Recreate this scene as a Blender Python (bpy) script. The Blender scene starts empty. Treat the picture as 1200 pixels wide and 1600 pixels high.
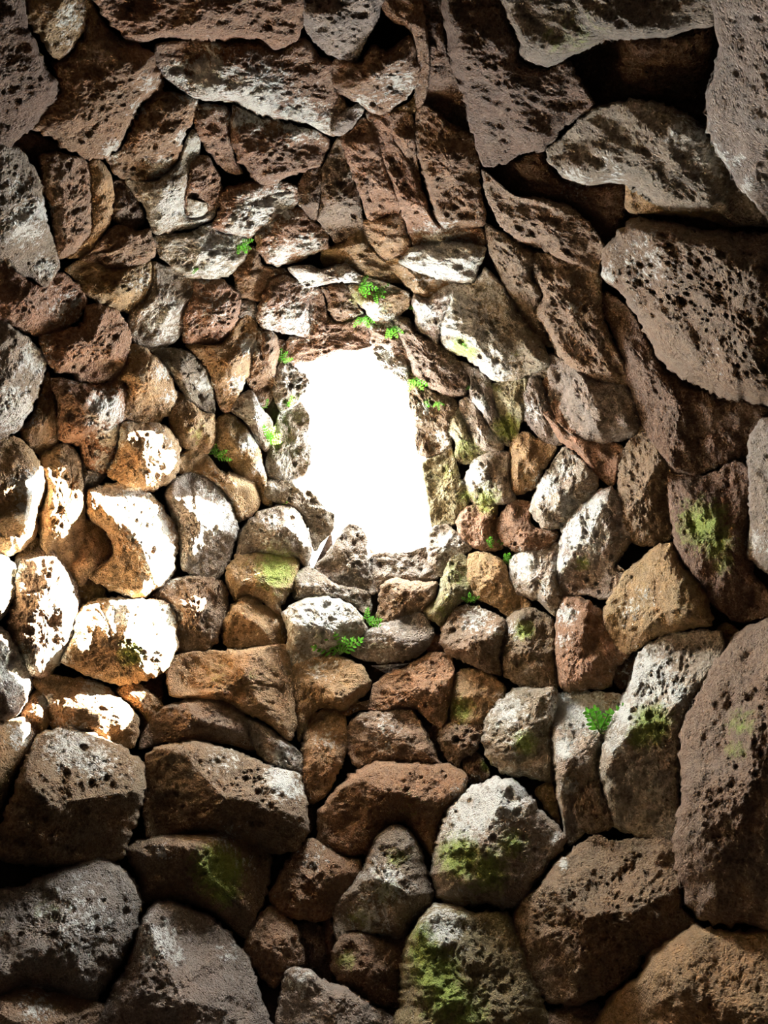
import bpy, math, random
import numpy as np
from mathutils import Vector, Matrix

random.seed(7)
C = bpy.context.scene.collection
SC = bpy.context.scene

# ------------------------------------------------------------------ camera
EYE = np.array([0.0, 0.0, 1.5])            # hand-held, above the chamber floor
PITCH = math.radians(72.0)                 # looking steeply up at the opening
FPX = 1155.0                               # focal length in pixels of the 1200 x 1600 frame
cam_d = bpy.data.cameras.new('camera')
cam_d.sensor_fit = 'HORIZONTAL'
cam_d.sensor_width = 24.0
cam_d.lens = 24.0 * FPX / 1200.0
cam_d.clip_start = 0.02
cam = bpy.data.objects.new('camera', cam_d)
C.objects.link(cam)
cam.location = EYE
cam.rotation_euler = (math.radians(90) + PITCH, 0, 0)
SC.camera = cam
FWD = np.array([0, math.cos(PITCH), math.sin(PITCH)])
UP = np.array([0, -math.sin(PITCH), math.cos(PITCH)])
RIGHT = np.array([1.0, 0, 0])

# ------------------------------------------------------------------ chamber
# a corbelled drystone chamber: an upright half ellipsoid about a vertical axis
AX, AY, RAD, HGT = -0.12, 1.12, 2.6, 6.25

def rays(p):
    p = np.asarray(p, float)
    d = FWD + ((p[..., 0:1] - 600) / FPX) * RIGHT + ((800 - p[..., 1:2]) / FPX) * UP
    return d / np.linalg.norm(d, axis=-1, keepdims=True)

def on_dome(p):
    """points where the rays through photo positions p meet the chamber's inner face"""
    d = rays(p)
    k = np.array([1 / RAD, 1 / RAD, 1 / HGT])
    o = (EYE - np.array([AX, AY, 0])) * k
    dd = d * k
    a = (dd * dd).sum(-1); b = (dd * o).sum(-1); c = (o * o).sum() - 1
    t = (-b + np.sqrt(b * b - a * c)) / a
    return EYE + d * t[..., None], d, t

# ------------------------------------------------------------------ sky, sun, exposure
SC.view_settings.view_transform = 'Standard'
SC.view_settings.look = 'None'
SC.view_settings.gamma = 1.0
SC.view_settings.use_curve_mapping = False
SC.view_settings.exposure = 3.55
try:
    SC.cycles.max_bounces = 8
    SC.cycles.diffuse_bounces = 6
    SC.cycles.use_denoising = True
    SC.cycles.sample_clamp_indirect = 8
except Exception:
    pass
w = bpy.data.worlds.new('sky'); SC.world = w
w.use_nodes = True
nt = w.node_tree; nt.nodes.clear()
wo = nt.nodes.new('ShaderNodeOutputWorld'); bg = nt.nodes.new('ShaderNodeBackground')
bg.inputs[0].default_value = (0.87, 0.94, 1.0, 1)      # bright hazy sky
bg.inputs[1].default_value = 7.5
nt.links.new(bg.outputs[0], wo.inputs[0])

HOLE = [(455, 570), (500, 562), (545, 553), (580, 540), (600, 572), (637, 598), (640, 650), (648, 705), (656, 720),
        (658, 765), (668, 815), (669, 855), (640, 865), (600, 866), (580, 850), (555, 820), (525, 850), (492, 888),
        (490, 858), (522, 820), (495, 778), (470, 752), (486, 720), (483, 650), (462, 632), (482, 600)]
hole_c = on_dome(np.array([570.0, 705.0]))[0]
sun_patch = on_dome(np.array([48.0, 965.0]))[0]
sun_dir = hole_c - sun_patch; sun_dir /= np.linalg.norm(sun_dir)
sd = bpy.data.lights.new('sun', 'SUN'); sd.energy = 42.0; sd.angle = math.radians(0.6); sd.color = (1.0, 0.92, 0.78)
sun = bpy.data.objects.new('sun', sd); C.objects.link(sun)
sun.rotation_euler = Vector(sun_dir).to_track_quat('Z', 'Y').to_euler()
sun.location = Vector(hole_c) + Vector(sun_dir) * 4
# the opening as a sampling portal for the sky (gives no light of its own)
pd = bpy.data.lights.new('sky_portal', 'AREA'); pd.shape = 'RECTANGLE'; pd.size = 1.15; pd.size_y = 1.75
pd.cycles.is_portal = True
po = bpy.data.objects.new('sky_portal', pd); C.objects.link(po); po.location = (hole_c[0], hole_c[1], HGT + 0.5)
print('sun elevation', math.degrees(math.asin(sun_dir[2])), 'azimuth', math.degrees(math.atan2(sun_dir[1], sun_dir[0])), hole_c, sun_patch)
# low entrance added unseen behind the camera for fill light, likewise only a portal
DOOR_W, DOOR_H, DOOR_Y = 0.8, 1.55, AY - RAD
dd_ = bpy.data.lights.new('added_door_portal', 'AREA'); dd_.shape = 'RECTANGLE'; dd_.size = DOOR_W + .1; dd_.size_y = DOOR_H + .1
dd_.cycles.is_portal = True
do = bpy.data.objects.new('added_door_portal', dd_); C.objects.link(do); do.location = (AX, DOOR_Y - 2.25, DOOR_H / 2)
do.rotation_euler = (math.radians(90), 0, 0)

# ------------------------------------------------------------------ noise
def _h(ix, iy, iz, s):
    h = (ix.astype(np.int64) * 374761393 + iy.astype(np.int64) * 668265263 + iz.astype(np.int64) * 2147483647 + s * 974711) & 0xffffffff
    h = ((h ^ (h >> 13)) * 1274126177) & 0xffffffff
    h = ((h ^ (h >> 16)) * 2246822519) & 0xffffffff
    return ((h ^ (h >> 15)) & 0xffffff) / float(0xffffff)

def vnoise(p, s=0):
    i = np.floor(p).astype(np.int64); f = p - i; f = f * f * (3 - 2 * f)
    r = 0
    for dx in (0, 1):
        wx = f[:, 0] if dx else 1 - f[:, 0]
        for dy in (0, 1):
            wy = f[:, 1] if dy else 1 - f[:, 1]
            for dz in (0, 1):
                wz = f[:, 2] if dz else 1 - f[:, 2]
                r = r + wx * wy * wz * _h(i[:, 0] + dx, i[:, 1] + dy, i[:, 2] + dz, s)
    return r * 2 - 1

def fbm(p, n, s=0, rough=0.5):
    r = 0; a = 1
    for k in range(n):
        r = r + a * vnoise(p * 2 ** k, s + k); a *= rough
    return r

def pits(p, s=0, keep=0.5):
    """gas holes: 1 in the middle of a hole, 0 outside"""
    i = np.floor(p).astype(np.int64); best = np.zeros(len(p))
    for dx in (-1, 0, 1):
        for dy in (-1, 0, 1):
            for dz in (-1, 0, 1):
                c = i + np.array([dx, dy, dz])
                q = np.stack([_h(c[:, 0], c[:, 1], c[:, 2], s + k) for k in (1, 2, 3)], 1) + c
                rad = _h(c[:, 0], c[:, 1], c[:, 2], s + 9)
                rad = np.where(rad < keep, 0.18 + 0.5 * rad / keep, 1e-3) * 0.75
                d = np.sqrt(((p - q) ** 2).sum(1)) / rad
                best = np.maximum(best, np.clip(1 - d ** 2, 0, 1))
    return best
# ------------------------------------------------------------------ the stones
# tone ; lift in cm ; outline seen from the chamber floor (photo positions) ; optional ridge line ; optional flags
# tones: r red brown, b dark brown, k grey brown, t tan, g grey, w pale crusted, m mossy
STONES = """
t;6;28,-30 136,-30 138,30 125,60 108,85 92,95 78,88 68,66 50,45 36,20;90,20 95,70
b;8;-60,-30 28,-30 45,45 60,70 75,110 92,130 85,155 60,185 40,210 10,232 -60,250;40,60 60,130
r;2;138,-20 150,15 170,45 200,62 240,80 252,118 250,140 220,165 200,205 180,235 160,250 140,248 100,232 75,215 48,200 70,170 90,140 82,100 100,90 128,58;215,110 185,190
r;12;143,-40 150,5 165,30 185,50 210,66 260,60 330,64 400,60 430,78 470,58 477,20 460,-40;230,20 420,30
g;7;462,-40 467,30 490,65 510,85 545,98 560,92 575,60 592,25 600,-40;520,30 550,50
r;3;240,70 300,60 400,58 430,74 478,58 500,85 522,95 527,140 545,165 530,210 512,212 480,195 430,185 400,180 360,160 310,157 262,127 246,108;262,112 330,112 400,125 490,180
g;7;515,208 530,180 558,160 572,172 555,195 535,213
r;6;522,92 560,98 585,70 605,80 640,55 652,75 655,130 620,165 600,178 575,175 560,162 530,147 515,125;550,120 620,110
r;5;597,-30 650,-30 665,30 672,100 664,160 650,172 650,120 650,75 635,42 615,35 597,15;650,0 660,110
b;-3;650,-30 698,-30 697,50 708,100 728,150 742,205 720,208 695,192 663,167 666,100 660,30
r;2;650,168 668,163 700,188 738,204 748,240 752,290 760,350 730,358 700,362 685,352 670,312 655,257 647,210;662,185 672,250 690,330
r;0;570,176 612,176 614,215 637,250 667,310 685,350 757,358 757,385 740,405 700,420 665,412 640,375 615,300 593,240;600,200 640,300 690,380
w;3;622,408 640,388 690,376 757,383 754,405 740,441 715,443 670,433 632,418;640,402 745,405
r;3;610,176 645,176 651,240 662,312 640,262 613,212
r;2;528,212 545,203 570,182 592,225 612,285 627,330 600,340 575,347 563,310 550,280 537,240;540,220 580,310
t;0;563,345 600,338 627,330 642,375 642,402 622,402 598,407 573,382
t;0;500,392 530,380 562,350 577,380 602,405 642,442 600,442 565,432 540,412 505,417
b;9;697,-40 790,-40 797,30 814,70 814,90 850,105 880,92 905,120 930,170 892,190 857,230 848,237 820,242 790,258 755,262 745,235 735,200 722,150 705,100 695,50;720,0 745,120 770,230
g;18;786,-50 1117,-50 1117,35 1080,42 1040,55 1000,62 960,62 915,77 870,100 850,106 830,98 812,85 810,65 795,30;830,40 1000,20
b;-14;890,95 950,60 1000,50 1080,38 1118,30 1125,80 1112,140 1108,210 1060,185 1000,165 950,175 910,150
g;10;852,237 900,190 940,165 1000,153 1060,173 1105,200 1135,250 1180,308 1220,352 1150,352 1120,332 1040,330 975,287 915,287 880,277 865,264;880,250 960,200 1100,260
g;22;1113,-50 1290,-50 1290,420 1215,362 1180,322 1140,272 1106,212 1104,140 1122,80 1117,40;1160,60 1140,200 1190,300
t;3;977,283 1010,283 1060,293 1120,306 1190,345 1150,356 1100,342 1040,336 980,330;990,315 1130,330
k;5;752,262 800,303 850,308 900,328 940,373 947,400 935,427 900,417 850,393 810,377 780,352 760,310;775,290 900,360
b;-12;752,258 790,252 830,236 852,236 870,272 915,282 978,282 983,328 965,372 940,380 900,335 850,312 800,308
k;11;938,430 945,385 975,350 1020,345 1080,355 1150,362 1200,362 1290,370 1290,640 1190,632 1130,622 1080,600 1040,572 1010,527 985,482 960,450;960,420 1100,430 1180,560
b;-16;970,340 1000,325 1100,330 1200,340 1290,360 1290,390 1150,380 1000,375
b;1;943,450 985,482 1010,526 1040,570 1080,596 1192,632 1197,655 1172,690 1100,742 1060,742 1040,727 1010,682 990,632 975,580 953,510 941,490;950,480 985,570 1020,650 1065,720
k;3;833,393 870,398 900,410 937,423 942,450 945,500 977,572 980,604 940,597 900,582 875,562 853,520 836,490 848,460 833,430;860,440 880,520 940,580
k;1;760,350 790,365 835,393 834,430 850,460 840,490 862,542 835,527 800,472 775,422 759,380
w;3;705,440 740,440 762,420 790,450 820,500 852,540 860,572 840,582 800,597 768,594 735,566 700,548 686,530 690,500 702,470;720,470 760,560
w;2;643,455 665,465 690,450 715,440 706,480 692,505 684,542 665,527 650,517 645,490
t;1;598,407 622,400 640,415 690,435 715,440 692,455 665,468 643,456 620,432
k;0;611,492 640,497 647,518 683,531 717,561 735,587 732,613 713,624 687,615 660,602 647,587 637,560 620,520;640,520 690,590
w;0;582,545 600,537 620,547 635,565 640,600 625,597 600,580 586,564;;z
r;-1;573,498 590,505 615,497 624,525 637,550 638,564 620,562 600,547 580,540 575,520
t;2;541,447 560,443 600,455 640,455 642,480 615,502 600,516 588,510 573,490 553,470;575,475 625,470
w;5;448,418 480,412 500,420 540,410 565,430 600,440 641,457 635,464 600,462 560,444 530,441 480,450 465,440;480,430 540,425 610,450
r;0;501,447 540,441 550,455 562,480 567,490 545,502 525,505 513,490 508,465
r;-1;480,452 502,448 512,490 525,503 550,500 572,492 580,530 578,543 560,550 540,552 510,558 490,566 465,568 443,565 445,545 453,525 480,523 482,490;500,520 560,520;z
r;3;400,487 420,440 440,428 470,440 490,448 484,470 484,526 460,525 435,520 403,510;420,480 475,500
r;1;370,395 385,383 400,388 412,413 430,423 427,450 408,470 390,471 371,460 364,430
r;2;360,175 365,163 400,180 440,188 512,212 510,240 500,260 480,267 450,277 420,293 400,287 385,267 368,247 359,210;385,200 400,265 490,245
r;0;304,165 330,160 360,170 360,210 369,250 382,272 355,270 335,252 317,227 305,200
r;1;163,248 185,235 205,200 222,165 250,142 300,150 310,160 302,187 287,217 282,242 267,267 240,282 215,285 185,277;210,235 270,215
w;1;193,280 240,283 270,262 283,235 300,203 314,215 312,240 297,270 290,335 310,342 343,322 327,347 280,362 250,369 235,362 224,322 213,312;240,320 285,280
r;2;298,250 325,242 344,275 347,300 340,327 310,339 290,340 287,300
r;2;345,298 370,288 400,283 440,283 465,288 469,310 457,332 420,352 390,372 360,367 328,357 340,330;360,335 445,310
r;1;398,365 440,330 470,323 490,343 512,365 515,387 490,397 460,412 430,417 410,407 400,387;420,385 495,375
b;0;463,290 480,263 507,260 504,300 499,342 485,347 468,327 460,310
k;2;503,262 515,238 530,213 547,260 562,300 567,340 564,370 547,390 525,380 508,362 495,342 500,300;520,260 530,350
r;0;60,245 90,236 135,248 144,280 145,340 142,365 125,387 110,402 92,407 84,380 78,330 66,290;105,270 115,370
t;-1;138,250 160,250 177,280 179,310 174,345 152,385 130,404 103,407 125,385 141,360 141,300
b;-4;173,283 195,283 217,310 227,335 222,354 205,364 185,354 173,340 176,310
g;6;-40,232 20,226 45,248 64,280 70,310 77,350 90,400 89,420 75,452 50,437 20,422 0,407 -40,400;25,290 40,310 70,420
r;0;138,395 165,363 185,350 215,360 237,356 245,395 215,422 180,422 150,417 123,407;170,400 230,385
w;1;240,368 290,363 330,348 345,363 387,370 389,395 372,422 340,438 305,437 270,422 248,400;280,395 360,400
r;2;-40,405 0,400 30,425 60,445 85,428 105,428 130,450 135,475 122,502 100,517 70,527 40,522 0,502 -40,497;40,490 110,470
t;0;98,420 130,403 180,420 215,408 240,406 242,430 232,464 205,487 180,487 150,472 130,460 113,435;150,450 220,440
g;0;238,408 270,418 302,435 307,450 290,482 287,517 267,540 240,542 208,537 198,510 203,485 228,462 238,430;240,500 275,450
r;1;303,435 345,435 372,455 377,485 367,512 345,537 310,542 283,532 286,480 301,455;310,490 350,480
r;3;60,525 100,515 130,500 133,476 160,473 190,488 205,515 205,545 192,587 165,600 130,599 110,587 85,582 68,560;110,560 180,550
g;4;-40,497 0,498 40,523 62,545 72,570 62,612 47,647 30,672 0,690 -40,692;25,540 40,600
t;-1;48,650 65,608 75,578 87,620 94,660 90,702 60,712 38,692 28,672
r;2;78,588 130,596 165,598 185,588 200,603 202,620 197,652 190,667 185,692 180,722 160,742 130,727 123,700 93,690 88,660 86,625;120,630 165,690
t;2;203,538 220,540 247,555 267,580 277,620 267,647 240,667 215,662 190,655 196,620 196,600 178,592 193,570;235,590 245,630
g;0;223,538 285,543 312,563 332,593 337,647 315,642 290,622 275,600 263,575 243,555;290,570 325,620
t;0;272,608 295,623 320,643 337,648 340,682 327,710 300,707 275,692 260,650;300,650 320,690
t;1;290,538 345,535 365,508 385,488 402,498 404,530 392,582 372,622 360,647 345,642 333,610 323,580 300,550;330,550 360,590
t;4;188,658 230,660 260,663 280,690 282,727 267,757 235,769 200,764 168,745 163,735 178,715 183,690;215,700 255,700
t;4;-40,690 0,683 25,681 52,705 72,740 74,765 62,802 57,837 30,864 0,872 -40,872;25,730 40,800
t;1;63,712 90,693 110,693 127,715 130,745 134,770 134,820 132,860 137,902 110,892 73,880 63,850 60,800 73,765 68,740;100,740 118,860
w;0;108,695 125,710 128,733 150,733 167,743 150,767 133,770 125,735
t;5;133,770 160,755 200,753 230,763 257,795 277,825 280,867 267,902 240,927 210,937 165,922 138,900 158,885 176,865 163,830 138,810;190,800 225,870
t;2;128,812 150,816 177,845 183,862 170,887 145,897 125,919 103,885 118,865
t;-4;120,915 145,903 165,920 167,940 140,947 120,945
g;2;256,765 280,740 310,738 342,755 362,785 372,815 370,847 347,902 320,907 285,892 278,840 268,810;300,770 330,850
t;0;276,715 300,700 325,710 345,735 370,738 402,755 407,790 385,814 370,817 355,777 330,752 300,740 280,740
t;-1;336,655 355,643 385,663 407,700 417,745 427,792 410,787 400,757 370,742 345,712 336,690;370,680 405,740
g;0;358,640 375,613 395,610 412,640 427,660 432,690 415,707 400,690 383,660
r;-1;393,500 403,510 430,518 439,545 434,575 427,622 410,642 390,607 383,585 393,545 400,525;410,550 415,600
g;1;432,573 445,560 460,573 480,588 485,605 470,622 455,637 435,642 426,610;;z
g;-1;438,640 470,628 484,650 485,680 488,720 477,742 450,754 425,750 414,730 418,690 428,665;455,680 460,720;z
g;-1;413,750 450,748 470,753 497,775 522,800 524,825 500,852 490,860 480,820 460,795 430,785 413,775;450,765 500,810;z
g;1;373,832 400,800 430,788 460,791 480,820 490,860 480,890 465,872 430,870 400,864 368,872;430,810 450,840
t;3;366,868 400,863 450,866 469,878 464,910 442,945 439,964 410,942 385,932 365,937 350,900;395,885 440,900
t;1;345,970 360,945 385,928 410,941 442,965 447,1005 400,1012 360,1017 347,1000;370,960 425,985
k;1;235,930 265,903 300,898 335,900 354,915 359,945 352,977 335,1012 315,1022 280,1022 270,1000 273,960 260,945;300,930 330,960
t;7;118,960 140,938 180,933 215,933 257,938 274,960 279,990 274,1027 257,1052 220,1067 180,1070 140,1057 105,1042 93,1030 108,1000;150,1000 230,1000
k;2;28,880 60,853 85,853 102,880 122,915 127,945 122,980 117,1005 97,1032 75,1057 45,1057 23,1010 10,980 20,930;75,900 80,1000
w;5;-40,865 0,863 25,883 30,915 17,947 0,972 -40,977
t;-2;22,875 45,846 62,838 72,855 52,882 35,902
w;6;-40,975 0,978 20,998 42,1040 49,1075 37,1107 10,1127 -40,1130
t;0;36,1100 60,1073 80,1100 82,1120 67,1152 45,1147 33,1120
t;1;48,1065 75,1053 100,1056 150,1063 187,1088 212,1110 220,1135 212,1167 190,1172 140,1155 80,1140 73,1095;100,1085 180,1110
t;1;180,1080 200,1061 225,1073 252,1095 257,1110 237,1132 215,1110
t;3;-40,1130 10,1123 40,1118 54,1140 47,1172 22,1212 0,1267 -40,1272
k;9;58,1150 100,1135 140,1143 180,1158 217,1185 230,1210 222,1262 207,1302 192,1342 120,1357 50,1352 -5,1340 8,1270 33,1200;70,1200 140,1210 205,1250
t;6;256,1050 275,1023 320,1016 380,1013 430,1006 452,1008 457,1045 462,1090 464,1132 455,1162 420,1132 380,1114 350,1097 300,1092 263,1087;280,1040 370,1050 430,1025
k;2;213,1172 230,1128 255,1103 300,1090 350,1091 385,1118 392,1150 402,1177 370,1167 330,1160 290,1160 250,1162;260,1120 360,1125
g;3;378,1120 410,1128 450,1158 475,1183 472,1212 440,1202 410,1187 393,1162;400,1145 455,1185
k;8;223,1195 240,1168 300,1156 340,1163 380,1178 430,1198 472,1213 480,1260 484,1302 465,1327 430,1337 400,1322 330,1304 280,1302 230,1312 220,1250;245,1195 330,1200 400,1220 462,1240
k;3;193,1325 230,1306 290,1300 350,1296 400,1308 424,1330 422,1380 402,1432 385,1467 350,1442 320,1422 270,1407 225,1412 213,1370;250,1325 350,1335 365,1390
g;9;-60,1405 30,1383 100,1353 150,1333 180,1343 212,1375 223,1410 217,1452 192,1502 150,1562 100,1557 40,1547 0,1567 -60,1577;0,1450 80,1440 170,1430 210,1430
g;6;160,1570 190,1520 210,1470 224,1425 260,1403 300,1418 340,1438 382,1485 402,1530 417,1580 440,1660 120,1660;230,1450 300,1480 370,1540
k;7;-60,1590 10,1548 45,1538 80,1548 140,1556 182,1590 220,1660 -60,1660;20,1570 120,1580
r;4;418,1400 438,1360 475,1310 500,1313 530,1333 562,1343 567,1365 547,1402 525,1427 500,1442 460,1437 430,1422;450,1370 490,1340
r;4;381,1470 398,1440 420,1413 445,1428 467,1450 477,1490 477,1507 450,1517 430,1547 410,1532 386,1500;410,1450 440,1470
b;-5;462,1445 490,1438 512,1460 512,1490 492,1519 470,1512 470,1480
g;5;528,1400 548,1380 568,1350 583,1310 605,1290 630,1286 657,1320 667,1355 678,1395 672,1422 642,1442 632,1467 590,1462 550,1454 525,1472 518,1430;615,1310 600,1400 570,1440
b;3;518,1480 535,1458 560,1453 600,1460 637,1463 634,1500 626,1562 600,1574 565,1562 530,1537 517,1510;540,1480 610,1480
g;7;441,1530 460,1510 485,1513 510,1533 545,1543 580,1568 627,1600 650,1660 440,1660;470,1530 500,1570 570,1600
m;8;626,1500 638,1455 675,1410 700,1410 740,1423 790,1423 812,1460 832,1520 852,1570 880,1660 622,1660 622,1560;660,1450 720,1450 740,1560
w;8;671,1370 678,1330 688,1290 708,1250 745,1223 790,1213 817,1230 852,1270 882,1300 884,1322 852,1362 832,1392 800,1422 760,1414 720,1417 688,1407;730,1270 790,1240 800,1340
r;3;493,1270 523,1235 543,1213 585,1188 640,1190 700,1193 727,1203 732,1230 707,1267 692,1302 680,1342 655,1312 630,1287 600,1297 580,1332 540,1337 498,1317;540,1240 600,1210 710,1215
t;1;470,1170 478,1130 500,1106 530,1108 544,1130 547,1165 532,1202 515,1237 490,1259 473,1240 470,1200;500,1140 510,1200
k;3;539,1140 560,1113 600,1111 620,1103 645,1108 667,1140 687,1185 692,1197 640,1194 590,1192 560,1202 543,1180;570,1135 650,1140
t;3;448,1045 480,1028 510,1016 540,1026 572,1043 580,1075 557,1097 535,1112 500,1107 480,1127 465,1162 458,1100;480,1045 545,1050 530,1080
r;3;573,1107 580,1073 610,1048 640,1038 670,1018 700,1020 714,1045 707,1085 702,1110 692,1142 670,1127 650,1110 620,1107 600,1114 565,1110 543,1117 548,1100;590,1095 660,1050 700,1040
t;0;532,1105 555,1091 564,1100 547,1120 533,1120
g;3;546,1015 570,988 610,968 645,951 665,958 680,990 667,1017 640,1032 600,1037 563,1032;570,1005 650,970
r;-2;663,1010 675,990 688,990 697,1015 685,1022 670,1022
w;7;439,960 458,940 500,930 540,938 562,953 574,985 552,1002 520,1012 490,1032 455,1040 445,1010 448,985;470,960 540,965
g;1;460,937 458,900 480,883 500,893 530,913 577,923 582,950 575,962 545,944 500,934;480,905 560,935
g;2;490,887 515,858 535,828 550,816 571,830 579,860 582,905 585,927 550,922 515,907;545,845 550,890;z
g;0;573,870 600,862 640,862 669,853 682,880 685,905 650,912 610,907 590,927 576,905;600,880 660,875;z
k;1;595,915 610,901 650,906 685,910 682,937 662,957 630,967 600,982 588,970 590,940;615,925 665,925
m;2;658,955 680,933 690,900 705,868 725,863 737,890 737,925 717,947 700,967 690,982 673,970;710,890 690,950
w;1;668,875 671,828 695,818 710,828 737,855 725,867 705,870 690,902 678,892;;z
m;0;657,745 660,717 690,708 705,693 717,740 737,765 732,792 717,817 695,822 677,832 669,800 661,770;690,740 700,790;z
k;1;639,600 655,598 680,613 712,623 714,650 702,670 707,692 690,707 665,714 651,706 647,670 639,640;660,630 680,680;z
m;0;695,655 715,633 732,670 747,690 767,705 750,722 725,727 710,717 710,690 696,675
w;2;716,625 733,618 757,655 787,690 787,707 760,707 738,692 723,660;735,645 765,690
g;2;718,563 745,573 767,595 772,620 782,650 797,685 802,702 780,692 755,652 733,622 733,590;745,600 780,670
m;1;766,600 800,588 827,588 827,620 817,662 800,692 780,657 768,625
w;1;726,745 738,720 765,703 797,706 802,760 807,782 770,792 735,787 726,770;760,730 780,765
t;1;797,690 820,673 852,690 872,700 847,742 832,767 798,772 796,735
g;1;811,615 825,586 845,588 857,625 862,640 880,697 850,692 830,672 813,650
r;2;825,625 845,593 860,588 860,640 890,678 950,688 977,700 967,742 957,762 935,747 905,712 878,692 848,652;850,640 930,710
g;4;858,556 880,560 920,588 980,603 1002,655 992,682 960,692 930,697 900,692 870,667 856,635;885,590 920,650
w;3;826,800 838,760 863,720 880,698 900,708 932,740 937,760 917,787 897,812 875,827 850,827;880,730 860,790
w;4;873,850 878,820 908,785 955,758 987,800 1002,820 977,862 962,890 987,900 962,937 915,932 880,932 868,905;920,810 930,880
k;3;963,760 966,720 985,678 1005,663 1032,700 1057,735 1050,760 1052,842 1000,855 975,837 958,800;995,710 1010,800
b;3;1040,740 1065,738 1100,742 1150,718 1175,740 1175,830 1180,900 1200,920 1210,960 1160,974 1120,952 1085,907 1058,870 1048,820;1060,770 1075,860 1140,950
g;9;1168,700 1178,670 1200,653 1290,640 1290,920 1210,905 1176,880 1163,870 1170,820;1190,700 1185,850
b;-10;1060,600 1190,632 1200,660 1175,720 1110,745 1060,742
t;6;940,965 953,930 978,890 1008,863 1050,843 1067,880 1102,920 1112,950 1112,977 1060,987 1020,1002 985,1022 953,1007;965,960 1020,900 1065,950
t;-3;1118,985 1135,970 1154,985 1147,1012 1123,1007
w;8;938,1170 953,1120 983,1070 998,1020 1038,988 1090,983 1127,988 1132,1020 1102,1077 1077,1132 1067,1202 1062,1262 1057,1312 1010,1314 960,1292 941,1240 933,1200;1010,1030 1050,1050 1040,1120 975,1200
k;14;1058,1150 1078,1100 1108,1050 1148,990 1200,963 1290,950 1290,1450 1180,1448 1110,1443 1080,1422 1058,1382 1051,1310 1063,1240;1120,1080 1110,1200 1100,1380
b;-2;950,1050 975,1023 1004,1018 987,1062 970,1080
r;4;868,960 878,933 905,930 947,960 962,1000 987,1022 962,1047 957,1072 930,1077 880,1082 866,1040;890,960 910,1050
k;2;780,1010 788,975 803,953 830,948 867,970 870,1040 872,1077 840,1082 800,1067 783,1050;810,980 840,1050
r;2;773,820 783,800 800,778 830,783 832,820 872,830 862,857 820,867 790,857
w;2;793,885 808,860 850,853 880,848 874,905 882,932 870,967 840,942 803,927;820,880 855,930
t;2;731,865 760,860 790,878 802,915 832,945 815,957 795,967 770,947 743,937 728,910;760,885 790,930
r;1;711,815 723,792 755,783 780,788 777,820 787,857 760,864 740,857 718,842
k;4;688,985 703,955 730,943 765,953 792,970 787,1000 782,1030 784,1057 750,1047 718,1032 700,1022 686,1005;715,970 770,990
t;1;704,1065 723,1043 760,1048 792,1073 790,1092 772,1112 757,1132 720,1137 703,1132;730,1070 765,1080
k;2;681,1150 698,1130 735,1130 757,1128 752,1162 742,1177 722,1187 715,1202 693,1182
b;0;720,1190 738,1170 757,1185 767,1212 740,1227 726,1217
w;5;755,1130 763,1110 798,1078 840,1073 870,1073 872,1100 864,1140 867,1192 862,1222 820,1217 790,1212 763,1192 753,1160;790,1110 830,1110
w;4;861,1105 878,1078 930,1078 967,1083 972,1095 952,1130 942,1182 942,1232 922,1292 890,1322 878,1290 868,1230 860,1170;890,1100 880,1200 895,1280
k;8;884,1190 893,1160 913,1148 938,1153 944,1200 947,1240 962,1290 920,1305 893,1272;900,1170 915,1260
t;-2;833,1235 860,1218 872,1260 877,1292 850,1262
k;9;801,1430 813,1405 843,1380 868,1345 925,1305 960,1313 1000,1308 1052,1313 1064,1360 1067,1420 1090,1442 1060,1472 1010,1492 990,1522 960,1547 930,1562 890,1572 850,1562 823,1520 803,1470;860,1400 930,1340 1016,1340 1020,1440 940,1500
t;8;930,1590 958,1550 998,1520 1008,1490 1050,1458 1085,1443 1130,1453 1200,1448 1290,1445 1290,1660 910,1660;1000,1560 1090,1480 1200,1510
b;2;805,1610 855,1580 900,1568 940,1573 930,1660 800,1660
g;0;376,468 395,468 405,485 400,502 385,492 373,502
b;-1;408,415 440,418 467,440 440,432 423,440
t;0;603,176 640,158 653,138 651,178
g;0;798,592 840,576 862,558 862,590 825,592
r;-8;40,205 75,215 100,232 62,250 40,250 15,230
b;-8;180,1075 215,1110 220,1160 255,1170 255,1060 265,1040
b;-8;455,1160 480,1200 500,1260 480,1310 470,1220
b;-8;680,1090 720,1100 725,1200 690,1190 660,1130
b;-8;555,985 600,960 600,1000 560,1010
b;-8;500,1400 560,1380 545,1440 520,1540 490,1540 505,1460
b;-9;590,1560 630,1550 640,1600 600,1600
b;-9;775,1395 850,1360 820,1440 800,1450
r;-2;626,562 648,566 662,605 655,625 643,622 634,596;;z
r;-2;428,535 445,532 462,560 455,580 440,585 430,565;;z
"""
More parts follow.
